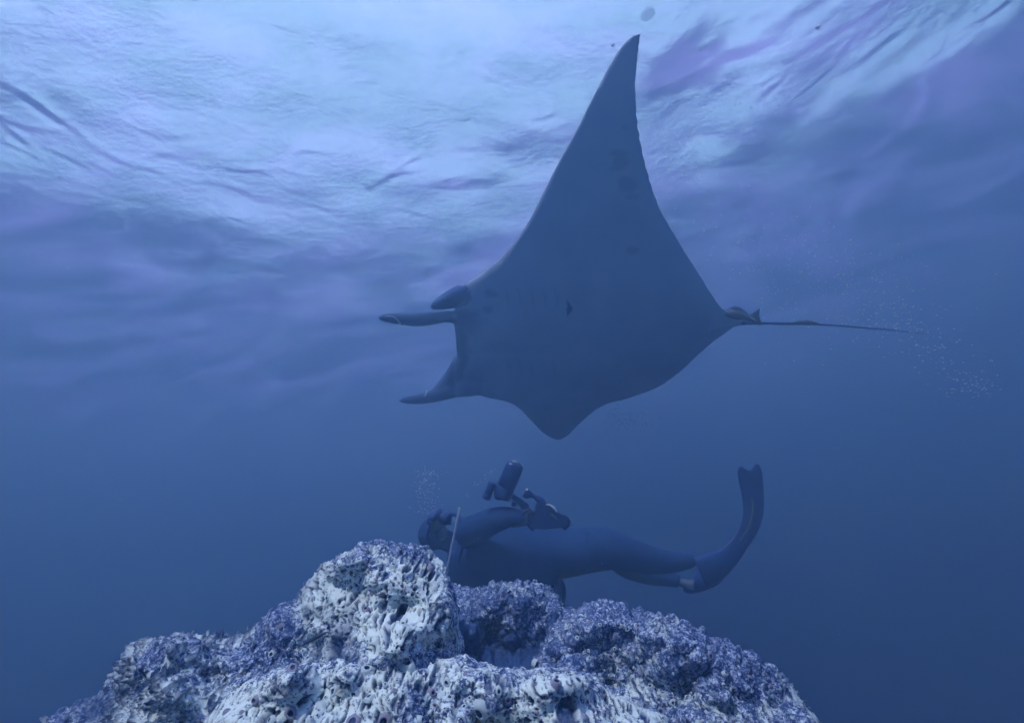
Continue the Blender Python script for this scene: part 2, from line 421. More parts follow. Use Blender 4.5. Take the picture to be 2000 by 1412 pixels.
    tail = tube([(1440, 630, 4.59, 6), (1490, 631, 4.63, 3.6), (1550, 632.5, 4.7, 2.6), (1620, 635, 4.8, 2.0), (1700, 641, 4.9, 1.8), (1760, 647, 4.98, 1.5), (1812, 652, 5.05, 1.1)], 80, 8)
    add_obj('tail', merge([tail], 'tail'), dark, root)
    dorsal = tube([(1415, 612, 4.56, 7, 4), (1435, 607, 4.56, 9, 3), (1452, 613, 4.57, 7, 3), (1462, 622, 4.58, 3, 2)], 20, 12)
    add_obj('dorsal_fin', merge([dorsal], 'dorsal_fin'), dark, root)
    # seam line on the rolled lobes and the eye
    add_obj('eye', merge([ball(868, 586, 4.42, 5, 4, 4)], 'eye'), mat_simple('eye_black', (0.01, 0.015, 0.03), 0.2), root)
    for pth in ([(752, 619, 4.19, 1.0), (765, 618, 4.185, 1.2), (774, 623, 4.19, 1.2), (781, 631, 4.205, 1.2), (785, 637, 4.23, .8)],
                [(834, 763, 4.70, 1.0), (832, 769, 4.675, 1.2), (829, 775, 4.67, 1.0)]):
        o = add_obj('lobe_edge', merge([tube(pth, 24, 8)], 'lobe_edge'), mat_simple('pale_skin', (0.35, 0.45, 0.6), 0.6), root)
SKIN_A = (0.24, 0.36, 0.58); SKIN_B = (0.42, 0.53, 0.76); SKIN_DARK = (0.035, 0.09, 0.28)
manta()
#@@REST
# ------------------------------------------------------------------ reef boulders
def rock_material(name='reef_rock', dark=(0.030, 0.070, 0.21), mid=(0.20, 0.27, 0.50), pale=(0.74, 0.90, 0.985)):
    m = bpy.data.materials.new(name); m.use_nodes = True
    nt = m.node_tree; b = nt.nodes['Principled BSDF']; N = nt.nodes.new; L = nt.links.new
    tc = N('ShaderNodeTexCoord')
    def noise(scale, det=6, rough=0.6):
        n = N('ShaderNodeTexNoise'); n.inputs['Scale'].default_value = scale; n.inputs['Detail'].default_value = det
        n.inputs['Roughness'].default_value = rough; L(tc.outputs['Object'], n.inputs['Vector']); return n.outputs['Fac']
    def math_(op, a, b_=None, c=None, clamp=False):
        n = N('ShaderNodeMath'); n.operation = op; n.use_clamp = clamp
        for k, v in enumerate((a, b_, c)):
            if v is None: continue
            if isinstance(v, (int, float)): n.inputs[k].default_value = v
            else: L(v, n.inputs[k])
        return n.outputs[0]
    def attr(nm):
        a = N('ShaderNodeAttribute'); a.attribute_name = nm; return a.outputs['Fac']
    # mottled growth: dark algae, mauve coralline, pale flecks
    n1 = noise(70, 8, 0.72); n2 = noise(210, 4, 0.6)
    s = math_('MULTIPLY_ADD', n2, 0.35, math_('MULTIPLY', n1, 0.65))
    rp = N('ShaderNodeValToRGB'); L(s, rp.inputs[0])
    el = rp.color_ramp.elements
    el[0].position = 0.475; el[0].color = (*dark, 1); el[1].position = 0.605; el[1].color = (*pale, 1)
    e = el.new(0.52); e.color = (*mid, 1); e = el.new(0.565); e.color = (0.43, 0.54, 0.80, 1)
    # pale crust over it
    cr = math_('ADD', attr('crust'), math_('MULTIPLY', math_('SUBTRACT', noise(75, 8, 0.75), 0.5), 2.1))
    crr = N('ShaderNodeMapRange'); crr.interpolation_type = 'SMOOTHSTEP'; L(cr, crr.inputs['Value']); crr.inputs['From Min'].default_value = 0.42; crr.inputs['From Max'].default_value = 0.60
    pc = N('ShaderNodeMix'); pc.data_type = 'RGBA'; L(noise(22, 5), pc.inputs['Factor']); pc.inputs['A'].default_value = (*[c * 0.82 for c in pale], 1); pc.inputs['B'].default_value = (min(1, pale[0] * 1.06), min(1, pale[1] * 1.06), min(1, pale[2] * 1.08), 1)
    m1 = N('ShaderNodeMix'); m1.data_type = 'RGBA'; L(crr.outputs[0], m1.inputs['Factor']); L(rp.outputs[0], m1.inputs['A']); L(pc.outputs['Result'], m1.inputs['B'])
    # darker colour inside holes
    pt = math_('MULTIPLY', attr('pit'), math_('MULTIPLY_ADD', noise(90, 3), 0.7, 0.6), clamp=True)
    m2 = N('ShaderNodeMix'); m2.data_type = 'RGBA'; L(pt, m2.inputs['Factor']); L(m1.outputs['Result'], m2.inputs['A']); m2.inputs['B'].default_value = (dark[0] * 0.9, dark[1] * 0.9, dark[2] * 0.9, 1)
    m3 = N('ShaderNodeMix'); m3.data_type = 'RGBA'; L(attr('turf_shade'), m3.inputs['Factor']); L(m2.outputs['Result'], m3.inputs['A']); m3.inputs['B'].default_value = (*dark, 1)  # mask holds dark growth plus the shade painted into the hollow
    L(m3.outputs['Result'], b.inputs['Base Color']); b.inputs['Roughness'].default_value = 0.9; b.inputs['Specular IOR Level'].default_value = 0.1
    bp = N('ShaderNodeBump'); bp.inputs['Strength'].default_value = 0.8; bp.inputs['Distance'].default_value = 0.004; L(n1, bp.inputs['Height']); L(bp.outputs[0], b.inputs['Normal'])
    return m
ROCK = rock_material()
SHELL = mat_simple('barnacle_shell', (0.55, 0.70, 0.88), 0.8, 0.3, 40.0, 0.2, 0.4)
SHELL2 = mat_simple('barnacle_mauve_shell', (0.30, 0.32, 0.48), 0.8, 0.45, 50.0, 0.2, 0.4)
HOLE = mat_simple('barnacle_hole', (0.045, 0.08, 0.20), 0.9)

def barnacle_mesh(seed, mats, tall=0.75):
    r = random.Random(seed); n = 7; V = []; F = []
    rings = [(1.0, -0.35), (0.82, tall * 0.55), (0.55, tall), (0.40, tall * 0.93), (0.24, tall * 0.25)]
    wob = [1 + r.uniform(-.22, .22) for _ in range(n)]
    for rr, z in rings:
        for k in range(n):
            a = 2 * math.pi * k / n
            V.append((rr * wob[k] * math.cos(a), rr * wob[k] * math.sin(a) * 0.88, z * (1 + 0.12 * (wob[k] - 1))))
    me = bpy.data.meshes.new('barnacle')
    for i in range(len(rings) - 1):
        for k in range(n): F.append((i * n + k, i * n + (k + 1) % n, (i + 1) * n + (k + 1) % n, (i + 1) * n + k))
    F.append(tuple((len(rings) - 1) * n + k for k in range(n)))
    me.from_pydata(V, [], F)
    for mt in mats: me.materials.append(mt)
    for i, p in enumerate(me.polygons):
        p.material_index = 1 if i >= 3 * n else 0
        p.use_smooth = i < 2 * n
    return me
BARN = [barnacle_mesh(s, (SHELL if s % 3 else SHELL2, HOLE), 0.28 + 0.1 * (s % 4)) for s in range(9)]

def boulder(name, label, crest, depths, back, seed, crust_f, turf_shade_f=None, n_barn=100, yb=1500, slope=0.45, round_px=85, round_d=0.22, barn_px=(5, 13), knob=1.0, step=1.8, pits=1.0):
    cx = np.array([c[0] for c in crest], float); cyy = np.array([c[1] for c in crest], float)
    xs = np.arange(cx[0], cx[-1] + step, step)
    yc = np.interp(xs, cx, cyy)
    k = np.hanning(21); k /= k.sum(); yc = np.convolve(np.pad(yc, 10, 'edge'), k, 'valid')
    Dc = np.interp(xs, [d[0] for d in depths], [d[1] for d in depths])
    # rows: back side, rounded crest, front face
    rows = []
    for t in np.linspace(1, 0, 8)[:-1]: rows.append((200 * t ** 1.5, 1.0, +1, 1))
    for a in np.linspace(-math.pi / 2, 0, 14)[:-1]: rows.append((round_px * (1 - math.cos(a)), -math.sin(a), 0, 0))
    for a in np.linspace(0, math.pi / 2, int(round_px * 1.57 / step)): rows.append((round_px * (1 - math.cos(a)), -math.sin(a), 0, 0))
    nr0 = len(rows)
    ymin = yc.min()
    nf = int((yb - ymin) / step)
    Y = []; D = []
    for r in rows:
        if r[2] == 1: yy = yc + round_px + r[0] * 3; dd = Dc + back
        elif r[1] > 0: yy = yc + r[0]; dd = Dc + back * r[1]
        else: yy = yc + r[0]; dd = Dc + round_d * r[1]
        Y.append(yy); D.append(dd)
    y0 = yc + round_px
    for t in np.linspace(0, 1, nf)[1:]:
        yy = y0 + (np.maximum(yb, y0 + 60) - y0) * t
        Y.append(yy); D.append(Dc - round_d - slope * (yy - y0) / 350.0)
    Y = np.array(Y); D = np.array(D); X = np.broadcast_to(xs, Y.shape).copy()
    D = np.maximum(D, 0.55)
    nr, nc = Y.shape
    lum = fbm(np.stack([X.ravel() / 110, Y.ravel() / 90, 0 * X.ravel()], -1), 3, seed).reshape(Y.shape)
    D = D - 0.07 * lum * D
    fwv, rt, up = np.array(FW), np.array(RT), np.array(UP)
    W = fwv * D[..., None] + rt * ((X - 1000) / FPX * D)[..., None] + up * ((706 - Y) / FPX * D)[..., None]
    du = np.gradient(W, axis=1); dv = np.gradient(W, axis=0)
    nrm = np.cross(dv, du); nrm /= np.linalg.norm(nrm, axis=2)[..., None] + 1e-12
    c = nrm[nr0 + 20, nc // 2]
    if c @ fwv > 0: nrm = -nrm
    for _ in range(4): nrm[1:-1] = (nrm[:-2] + nrm[1:-1] * 2 + nrm[2:]) / 4; nrm[:, 1:-1] = (nrm[:, :-2] + nrm[:, 1:-1] * 2 + nrm[:, 2:]) / 4
    nrm /= np.linalg.norm(nrm, axis=2)[..., None] + 1e-12
    w = W.reshape(-1, 3); s = D.ravel() / 1.3
    q = np.stack([w @ np.array(RT), w @ np.array(UP) + 0.1 * w[:, 1]], -1)
    warp = np.stack([fbm(w * 30, 2, seed + 70), fbm(w * 30, 2, seed + 71)], -1) * 0.004
    q = q + warp
    Xf, Yf = X.ravel(), Y.ravel()
    crust = crust_f(Xf, Yf) + 0.35 * fbm(w * 7, 4, seed + 1, 0.6)
    cr = sstep(0.35, 0.65, crust)
    h = 0.013 * fbm(w * 9, 3, seed + 2) * knob + 0.012 * fbm(w * 30, 3, seed + 3) * (1 - 0.6 * cr) * knob
    d, cid, sec = worley(q * 42, seed + 4); h += (0.0085 * knob) * np.clip(1 - d * d * 1.5, 0, 1) * (0.3 + cid) * (1 - 0.8 * cr)
    d, cid, sec = worley(q * 105, seed + 5); h += (0.003 * knob) * np.clip(1 - d * d * 1.4, 0, 1) * (1 - 0.85 * cr)
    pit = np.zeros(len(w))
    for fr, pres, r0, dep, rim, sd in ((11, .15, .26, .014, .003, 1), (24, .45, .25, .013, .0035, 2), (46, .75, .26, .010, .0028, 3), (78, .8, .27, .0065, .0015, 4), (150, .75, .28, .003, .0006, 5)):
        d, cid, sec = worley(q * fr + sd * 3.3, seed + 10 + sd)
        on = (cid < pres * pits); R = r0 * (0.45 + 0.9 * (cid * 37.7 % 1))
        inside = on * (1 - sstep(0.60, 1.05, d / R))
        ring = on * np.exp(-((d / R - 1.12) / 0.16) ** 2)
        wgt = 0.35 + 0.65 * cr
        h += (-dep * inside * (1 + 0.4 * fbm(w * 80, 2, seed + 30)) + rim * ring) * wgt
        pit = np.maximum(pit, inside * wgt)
    h += 0.0011 * fbm(w * 170, 2, seed + 6)
    turf_shade = np.zeros(len(w)) if turf_shade_f is None else np.clip(turf_shade_f(Xf, Yf) + 0.45 * fbm(w * 9, 4, seed + 8, 0.6), 0, 1)
    h = h * np.repeat(np.concatenate([np.full(7, .2), np.linspace(.2, 1, 13), np.ones(nr - 20)]), nc)
    V = w + nrm.reshape(-1, 3) * (h * s)[:, None]
    org = P(float(np.mean(xs)), float(np.max(yc)) + 60, float(np.mean(Dc)))
    me = np_mesh(name, V, grid_faces(nr, nc))
    for nm, arr in (('crust', crust), ('pit', pit), ('turf_shade', turf_shade)):
        me.attributes.new(nm, 'FLOAT', 'POINT').data.foreach_set('value', arr.astype(np.float32))
    o = add_obj(name, me, ROCK, None, org)
    tag(o, label, 'boulder', 'reef boulders')
    # single barnacles grown on the face towards the viewer
    Vg = V.reshape(nr, nc, 3)
    r = np.random.default_rng(seed)
    pg = pit.reshape(nr, nc); hg = h.reshape(nr, nc); tg = turf_shade.reshape(nr, nc)
    placed = 0; tries = 0; spots = []
    while placed < n_barn and tries < n_barn * 30:
        tries += 1
        i = int(r.integers(nr0 - int(round_px * 0.9 / step), nr)); j = int(r.integers(6, nc - 6))
        if Y[i, j] > 1430 or pg[i, j] > 0.15 or tg[i, j] > 0.7: continue
        rad = (barn_px[0] + (barn_px[1] - barn_px[0]) * r.random() ** 2.2)
        if any((X[i, j] - a) ** 2 + (Y[i, j] - b) ** 2 < (1.25 * (rad + c_)) ** 2 for a, b, c_ in spots): continue
        spots.append((X[i, j], Y[i, j], rad))
        nv = Vector(nrm[i, j]) + Vector(r.normal(0, 0.28, 3)); nv.normalize()
        b = bpy.data.objects.new('barnacle', BARN[int(r.integers(len(BARN)))]); C.objects.link(b)
        b.parent = o
        sc = rad / FPX * D[i, j]
        rotm = nv.to_track_quat('Z', 'Y').to_matrix().to_4x4() @ Matrix.Rotation(float(r.random() * 6.28), 4, 'Z')
        b.matrix_local = Matrix.Translation(Vector(Vg[i, j]) - org) @ rotm @ Matrix.Diagonal((sc, sc * (0.75 + 0.4 * r.random()), sc * (0.7 + 0.6 * r.random()), 1))
        placed += 1
    return o

def blob(x, y, cx, cy, rx, ry):
    return np.exp(-0.5 * (((x - cx) / rx) ** 2 + ((y - cy) / ry) ** 2))

boulder('boulder', 'dark mossy boulder with painted shade, set back behind the diver, in the middle hollow of the reef',
        [(850, 1190), (880, 1160), (900, 1150), (940, 1160), (965, 1143), (1000, 1137), (1050, 1146), (1078, 1165), (1092, 1192), (1104, 1240), (1135, 1300), (1170, 1420)],
        [(850, 2.1), (1170, 2.1)], 0.5, 101, lambda x, y: 0.22 + 0 * x, lambda x, y: sstep(1190, 1250, y) * 1.0 + sstep(1040, 1090, x) * 0.4 + 0.1, 60, 1460, 0.35, 60, 0.2, (3, 6))  # lower and right part darkened: shade of the hollow put into the colour
boulder('boulder', 'broad right-hand boulder sloping down to the lower right corner, rough with small barnacles',
        [(1030, 1330), (1060, 1275), (1085, 1235), (1108, 1210), (1150, 1190), (1170, 1184), (1190, 1196), (1212, 1186), (1235, 1203), (1265, 1198), (1300, 1222), (1350, 1234), (1380, 1259), (1430, 1277), (1500, 1312), (1540, 1334), (1560, 1362), (1590, 1415), (1625, 1500)],
        [(1030, 1.75), (1625, 1.45)], 0.6, 202, lambda x, y: 0.20 + 0.22 * sstep(1260, 1400, y) + 0.2 * blob(x, y, 1400, 1370, 90, 30) + .25 * blob(x, y, 1210, 1380, 60, 30), lambda x, y: 0.75 * blob(x, y, 1060, 1250, 55, 60) + 0.55 * blob(x, y, 1330, 1300, 70, 28) - .2, 230, 1500, 0.42, 70, 0.2, (4, 10), 1.15)  # left dark blob carries the hollow's shade in the colour
boulder('boulder', 'low left-hand boulder running down to the lower left corner with pale pitted crust',
        [(40, 1500), (80, 1412), (130, 1386), (172, 1371), (202, 1348), (228, 1312), (248, 1274), (280, 1246), (310, 1240), (342, 1233), (400, 1243), (440, 1246), (490, 1240), (515, 1222), (560, 1215), (620, 1240), (680, 1300), (720, 1420)],
        [(40, 1.45), (720, 1.45)], 0.6, 303, lambda x, y: 0.40 + 0.22 * sstep(1270, 1400, y) * sstep(200, 330, x), lambda x, y: 0.5 * blob(x, y, 430, 1235, 50, 20) + 0.6 * blob(x, y, 190, 1380, 40, 30) - .2, 190, 1500, 0.42, 70, 0.2, (4, 11))
boulder('boulder', 'tallest round-topped boulder with bright pitted face in front of the diver head',
        [(490, 1330), (510, 1240), (530, 1208), (565, 1184), (590, 1165), (606, 1135), (640, 1100), (680, 1076), (735, 1058), (790, 1068), (830, 1071), (858, 1095), (884, 1128), (889, 1200), (892, 1290), (905, 1420)],
        [(490, 1.45), (905, 1.35)], 0.6, 404, lambda x, y: 0.24 + 0.75 * blob(x, y, 790, 1210, 90, 62) + 0.35 * blob(x, y, 635, 1165, 40, 25) + .3 * blob(x, y, 850, 1110, 30, 30), lambda x, y: 0.5 * blob(x, y, 610, 1240, 60, 30) + 0.45 * blob(x, y, 690, 1285, 60, 25) - .2, 170, 1480, 0.30, 90, 0.22, (4, 10), 1.0)
boulder('boulder', 'nearest boulder along the bottom edge with large open barnacle craters',
        [(380, 1440), (420, 1380), (470, 1335), (530, 1310), (600, 1295), (660, 1300), (720, 1290), (790, 1283), (850, 1290), (900, 1295), (960, 1310), (1010, 1318), (1060, 1312), (1120, 1310), (1170, 1335), (1230, 1360), (1290, 1395), (1330, 1460)],
        [(380, 1.05), (1330, 1.12)], 0.4, 505, lambda x, y: 0.58 + 0.2 * blob(x, y, 600, 1380, 120, 40) + .15 * blob(x, y, 830, 1360, 80, 40) - 0.12 * sstep(950, 1150, x), lambda x, y: 0.4 * blob(x, y, 1050, 1320, 80, 20) - .3, 210, 1520, 0.30, 60, 0.14, (5, 20), 0.9, 2.0)

# ------------------------------------------------------------------ diver
SUIT = mat_simple('wetsuit_neoprene', (0.012, 0.05, 0.19), 0.75, 0.25, 12, 0.15, 0.6)
SKIN = mat_simple('skin', (0.07, 0.11, 0.20), 0.6, 0.1, 10)
RUBBER = mat_simple('black_rubber', (0.012, 0.05, 0.22), 0.5)
METAL = mat_simple('anodised_black', (0.012, 0.05, 0.22), 0.35, 0.2, 20, 0.5)
PALE = mat_simple('pale_plastic', (0.42, 0.5, 0.6), 0.5)
GLASS = mat_simple('lens_glass', (0.10, 0.16, 0.24), 0.08, 0.1, 5, 1.0)
DD = 3.4
def diver():
    root = empty('person', P(1090, 1085, DD))
    tag(root, 'scuba diver in dark wetsuit floating face up behind the rocks, filming the manta', 'diver')
    L = []
    # head, neck, trunk, hips
    L.append(ball(845, 1043, DD, 29, 31, 27))
    L.append(tube([(858, 1050, DD, 20, 22), (885, 1060, DD, 20, 24), (905, 1068, DD, 34, 38)], 14, 20))
    L.append(tube([(880, 1066, DD, 26, 40), (905, 1072, DD, 52, 62), (950, 1076, DD, 60, 72), (1000, 1078, DD, 57, 70), (1050, 1080, DD, 50, 60), (1100, 1078, DD, 46, 56), (1150, 1072, DD, 40, 58), (1190, 1070, DD, 36, 56), (1215, 1074, DD, 26, 46)], 40, 28))
    # near leg: knee a little bent, cuff at the shin
    L.append(tube([(1150, 1072, DD - .10, 37, 36), (1190, 1072, DD - .12, 38, 36), (1230, 1084, DD - .12, 33, 32), (1270, 1093, DD - .10, 27, 27), (1310, 1097, DD - .08, 21, 21), (1335, 1095, DD - .06, 17, 18), (1353, 1094, DD - .05, 13, 15)], 34, 22))
    # far leg
    L.append(tube([(1150, 1075, DD + .14, 34, 34), (1195, 1084, DD + .17, 25, 33), (1230, 1102, DD + .18, 28, 28), (1270, 1119, DD + .17, 22, 24), (1300, 1127, DD + .15, 17, 19), (1328, 1136, DD + .12, 11, 14)], 34, 22))
    # near arm reaching forward to the camera handle
    L.append(tube([(905, 1042, DD - .22, 30, 30), (935, 1030, DD - .28, 28, 27), (965, 1016, DD - .33, 25, 24), (990, 1010, DD - .36, 21, 20), (1012, 1009, DD - .38, 15, 15), (1024, 1010, DD - .38, 11, 12)], 26, 20))
    # far arm
    L.append(tube([(905, 1050, DD + .22, 30, 30), (950, 1034, DD + .27, 26, 26), (995, 1018, DD + .22, 22, 22), (1030, 1012, DD + .10, 16, 16), (1048, 1012, DD + .03, 11, 12)], 26, 20))
    body = remeshed(merge(L, 'body'), 0.011, 6, 0.5)
    add_obj('body', body, SUIT, root)
    # hood edge / face: eyes behind mask, nose, mouth with regulator
    face = merge([ball(852, 1026, DD - .05, 17, 15, 18), ball(856, 1010, DD - .05, 5, 6, 5), ball(864, 1040, DD - .06, 10, 16, 12)], 'face')
    add_obj('face', face, SKIN, root)
    mask = merge([tube([(838, 1018, DD - .04, 6, 18), (845, 1008, DD - .04, 9, 24), (853, 1003, DD - .04, 8, 22), (859, 1002, DD - .04, 4, 12)], 18, 16)], 'diving_mask')
    mo = add_obj('diving_mask', mask, RUBBER, root)
    st = merge([tube([(842, 1016, DD + .12, 3, 3), (838, 1040, DD + .11, 3, 3), (836, 1055, DD - .02, 3, 3), (836, 1042, DD - .11, 3, 3), (842, 1018, DD - .13, 3, 3)], 30, 8)], 'strap')
    add_obj('strap', st, RUBBER, mo)
    reg = merge([ball(868, 1012, DD - .04, 15, 14, 16), tube([(860, 1003, DD - .04, 8, 9), (861, 997, DD - .04, 6, 7), (864, 996, DD - .04, 4, 5)], 8, 14), tube([(858, 1018, DD - .04, 6, 7), (880, 1016, DD - .04, 9, 8)], 8, 12)], 'regulator')
    add_obj('regulator', reg, RUBBER, root)
    add_obj('hose', merge([tube([(872, 1012, DD - .10, 3.6), (884, 1004, DD - .18, 3.6), (900, 1012, DD - .26, 3.6), (908, 1040, DD - .30, 3.6), (900, 1080, DD - .28, 3.6), (890, 1120, DD - .1, 3.6)], 40, 10)], 'hose'), RUBBER, root)
    # buoyancy vest wraps the trunk, tank under the back
    vest = merge([tube([(888, 1075, DD + .02, 50, 72), (920, 1082, DD + .02, 66, 82), (980, 1086, DD + .02, 64, 80), (1040, 1088, DD + .02, 56, 70), (1085, 1088, DD + .02, 44, 58)], 30, 28)], 'buoyancy_vest')
    add_obj('buoyancy_vest', vest, SUIT, root)
    tank = tube([(905, 1146, DD + .05, 14, 14), (912, 1150, DD + .05, 30, 30), (925, 1152, DD + .05, 36, 36), (1000, 1158, DD + .05, 37, 37), (1082, 1165, DD + .05, 36, 36), (1096, 1166, DD + .05, 30, 30), (1101, 1167, DD + .05, 18, 18)], 50, 28)
    add_obj('air_tank', merge([tank], 'air_tank'), METAL, root)
    add_obj('hanging_hose', merge([tube([(1085, 1120, DD - .1, 10), (1092, 1145, DD - .12, 9), (1093, 1180, DD - .12, 9), (1090, 1230, DD - .1, 8)], 30, 12)], 'hanging_hose'), RUBBER, root)
    # bare ankles and heels
    an = merge([tube([(1345, 1095, DD - .05, 8, 8), (1362, 1099, DD - .04, 7.5, 8), (1380, 1105, DD - .03, 10, 10)], 12, 14)], 'ankle')
    add_obj('ankle', an, SKIN, root)
    an = merge([tube([(1318, 1133, DD + .12, 8, 8), (1338, 1140, DD + .1, 8, 8), (1356, 1142, DD + .08, 10, 10)], 12, 14)], 'ankle')
    add_obj('ankle', an, SKIN, root)
    # near hand: palm and five separate fingers closed round the handle
    hp = [tube([(1012, 1010, DD - .38, 10, 9), (1022, 1011, DD - .385, 11, 8), (1033, 1010, DD - .39, 10, 6)], 12, 16)]
    for k, (dy, ln) in enumerate(((-8, 13), (-3, 15), (2, 14), (7, 11))):
        hp.append(tube([(1031, 1010 + dy, DD - .385, 3.0), (1033 + ln * .45, 1008 + dy, DD - .395, 2.7), (1033 + ln * .75, 1009 + dy, DD - .375, 2.4), (1033 + ln * .7, 1011 + dy, DD - .355, 2.0)], 12, 10))
    hp.append(tube([(1018, 1004, DD - .39, 3.4), (1026, 997, DD - .40, 3.1), (1035, 995, DD - .39, 2.6)], 10, 10))
    add_obj('hand', remeshed(merge(hp, 'hand'), 0.0032, 2, 0.5), SKIN, root)
    hp = [tube([(1000, 1022, DD - .34, 9, 7), (1012, 1021, DD - .35, 8, 6), (1022, 1019, DD - .36, 8, 5)], 12, 16)]
    for k, (dy, ln) in enumerate(((-6, 9), (-2, 11), (2, 10), (6, 8))):
        hp.append(tube([(1021, 1019 + dy, DD - .36, 2.6), (1023 + ln * .6, 1018 + dy, DD - .37, 2.3), (1023 + ln * .8, 1019 + dy, DD - .35, 1.9)], 10, 10))
    hp.append(tube([(1008, 1016, DD - .36, 3.0), (1018, 1010, DD - .37, 2.7), (1026, 1010, DD - .37, 2.2)], 10, 10))
    add_obj('hand', remeshed(merge(hp, 'hand'), 0.0032, 2, 0.5), SKIN, root)
    # fins: foot pocket + blade with ribs, notched tip
    def fin(pts, ribs, name='swim_fin'):
        q = catmull(pts, 60); bm = bmesh.new(); nu = 15; G = []
        tn = np.gradient(q[:, :2], axis=0); tn /= np.linalg.norm(tn, axis=1)[:, None]
        for side in (1, -1):
            rows = []
            for i, r in enumerate(q):
                t = i / (len(q) - 1); row = []
                for j in range(nu):
                    a = -1 + 2 * j / (nu - 1)
                    px = r[0] - tn[i, 1] * a * r[3]; py = r[1] + tn[i, 0] * a * r[3]
                    # notch at the tip between two rounded points
                    nt_ = float(sstep(0.84, 1.0, t)) * (11 * (.5 + .5 * math.cos(math.pi * abs(a) / .68)) if abs(a) < .68 else 12 * ((abs(a) - .68) / .32) ** 2)
                    px -= tn[i, 0] * nt_; py -= tn[i, 1] * nt_
                    th = r[4] * (1 - a ** 2) ** 0.4 + 1.2 + (1 - t) * 0 + (ribs * 2.0 * math.exp(-((abs(a) - .96) / .08) ** 2) if t > .3 else 0)
                    row.append(bm.verts.new(P(px, py, r[2] - side * th / FPX * r[2])))
                rows.append(row)
            G.append(rows)
            for i in range(len(q) - 1):
                for j in range(nu - 1): bm.faces.new([rows[i][j], rows[i + 1][j], rows[i + 1][j + 1], rows[i][j + 1]])
        A, B = G
        for i in range(len(q) - 1):
            for j in (0, nu - 1): bm.faces.new([A[i][j], A[i + 1][j], B[i + 1][j], B[i][j]])
        for i in (0, len(q) - 1):
            for j in range(nu - 1): bm.faces.new([A[i][j], A[i][j + 1], B[i][j + 1], B[i][j]])
        bmesh.ops.recalc_face_normals(bm, faces=bm.faces[:])
        return add_obj(name, merge([bm], name), RUBBER, root)
    f1 = fin([(1368, 1119, DD - .04, 33, 22), (1392, 1108, DD - .03, 31, 19), (1420, 1089, DD - .01, 23, 11), (1444, 1062, DD + .02, 18, 5), (1462, 1034, DD + .05, 19, 2.5), (1471, 1000, DD + .08, 20.5, 2), (1470, 965, DD + .10, 22, 1.6), (1466, 935, DD + .11, 24, 1.4), (1462, 908, DD + .12, 24, 1.2)], 1)
    add_obj('stripe', merge([tube([(1446, 1055, DD - .00, 2.2, 1.5), (1462, 1030, DD + .02, 2.6, 1.5), (1469, 1005, DD + .045, 2.6, 1.5), (1471, 985, DD + .065, 2.4, 1.5), (1468, 970, DD + .075, 1.6, 1.2)], 30, 8)], 'stripe'), mat_simple('fin_rib', (0.06, 0.09, 0.15), 0.5), f1)
    fin([(1338, 1142, DD + .12, 12, 12), (1352, 1146, DD + .14, 14, 12), (1385, 1122, DD + .28, 26, 9), (1410, 1095, DD + .42, 22, 4), (1425, 1078, DD + .55, 18, 2), (1432, 1066, DD + .65, 16, 1.4)], 1)
diver()

# pale pointer stick at the shoulder
stk = add_obj('pointer_stick', merge([tube([(897, 993, DD - .34, 2.0), (888, 1040, DD - .36, 2.3), (880, 1080, DD - .37, 2.3), (872, 1112, DD - .37, 1.6)], 30, 10),
                                      ball(897, 993, DD - .34, 3, 3, 3)], 'pointer_stick'), PALE, None, P(885, 1060, DD - .36))
tag(stk, 'thin pale straight stick standing across the shoulder of the diver', 'stick')

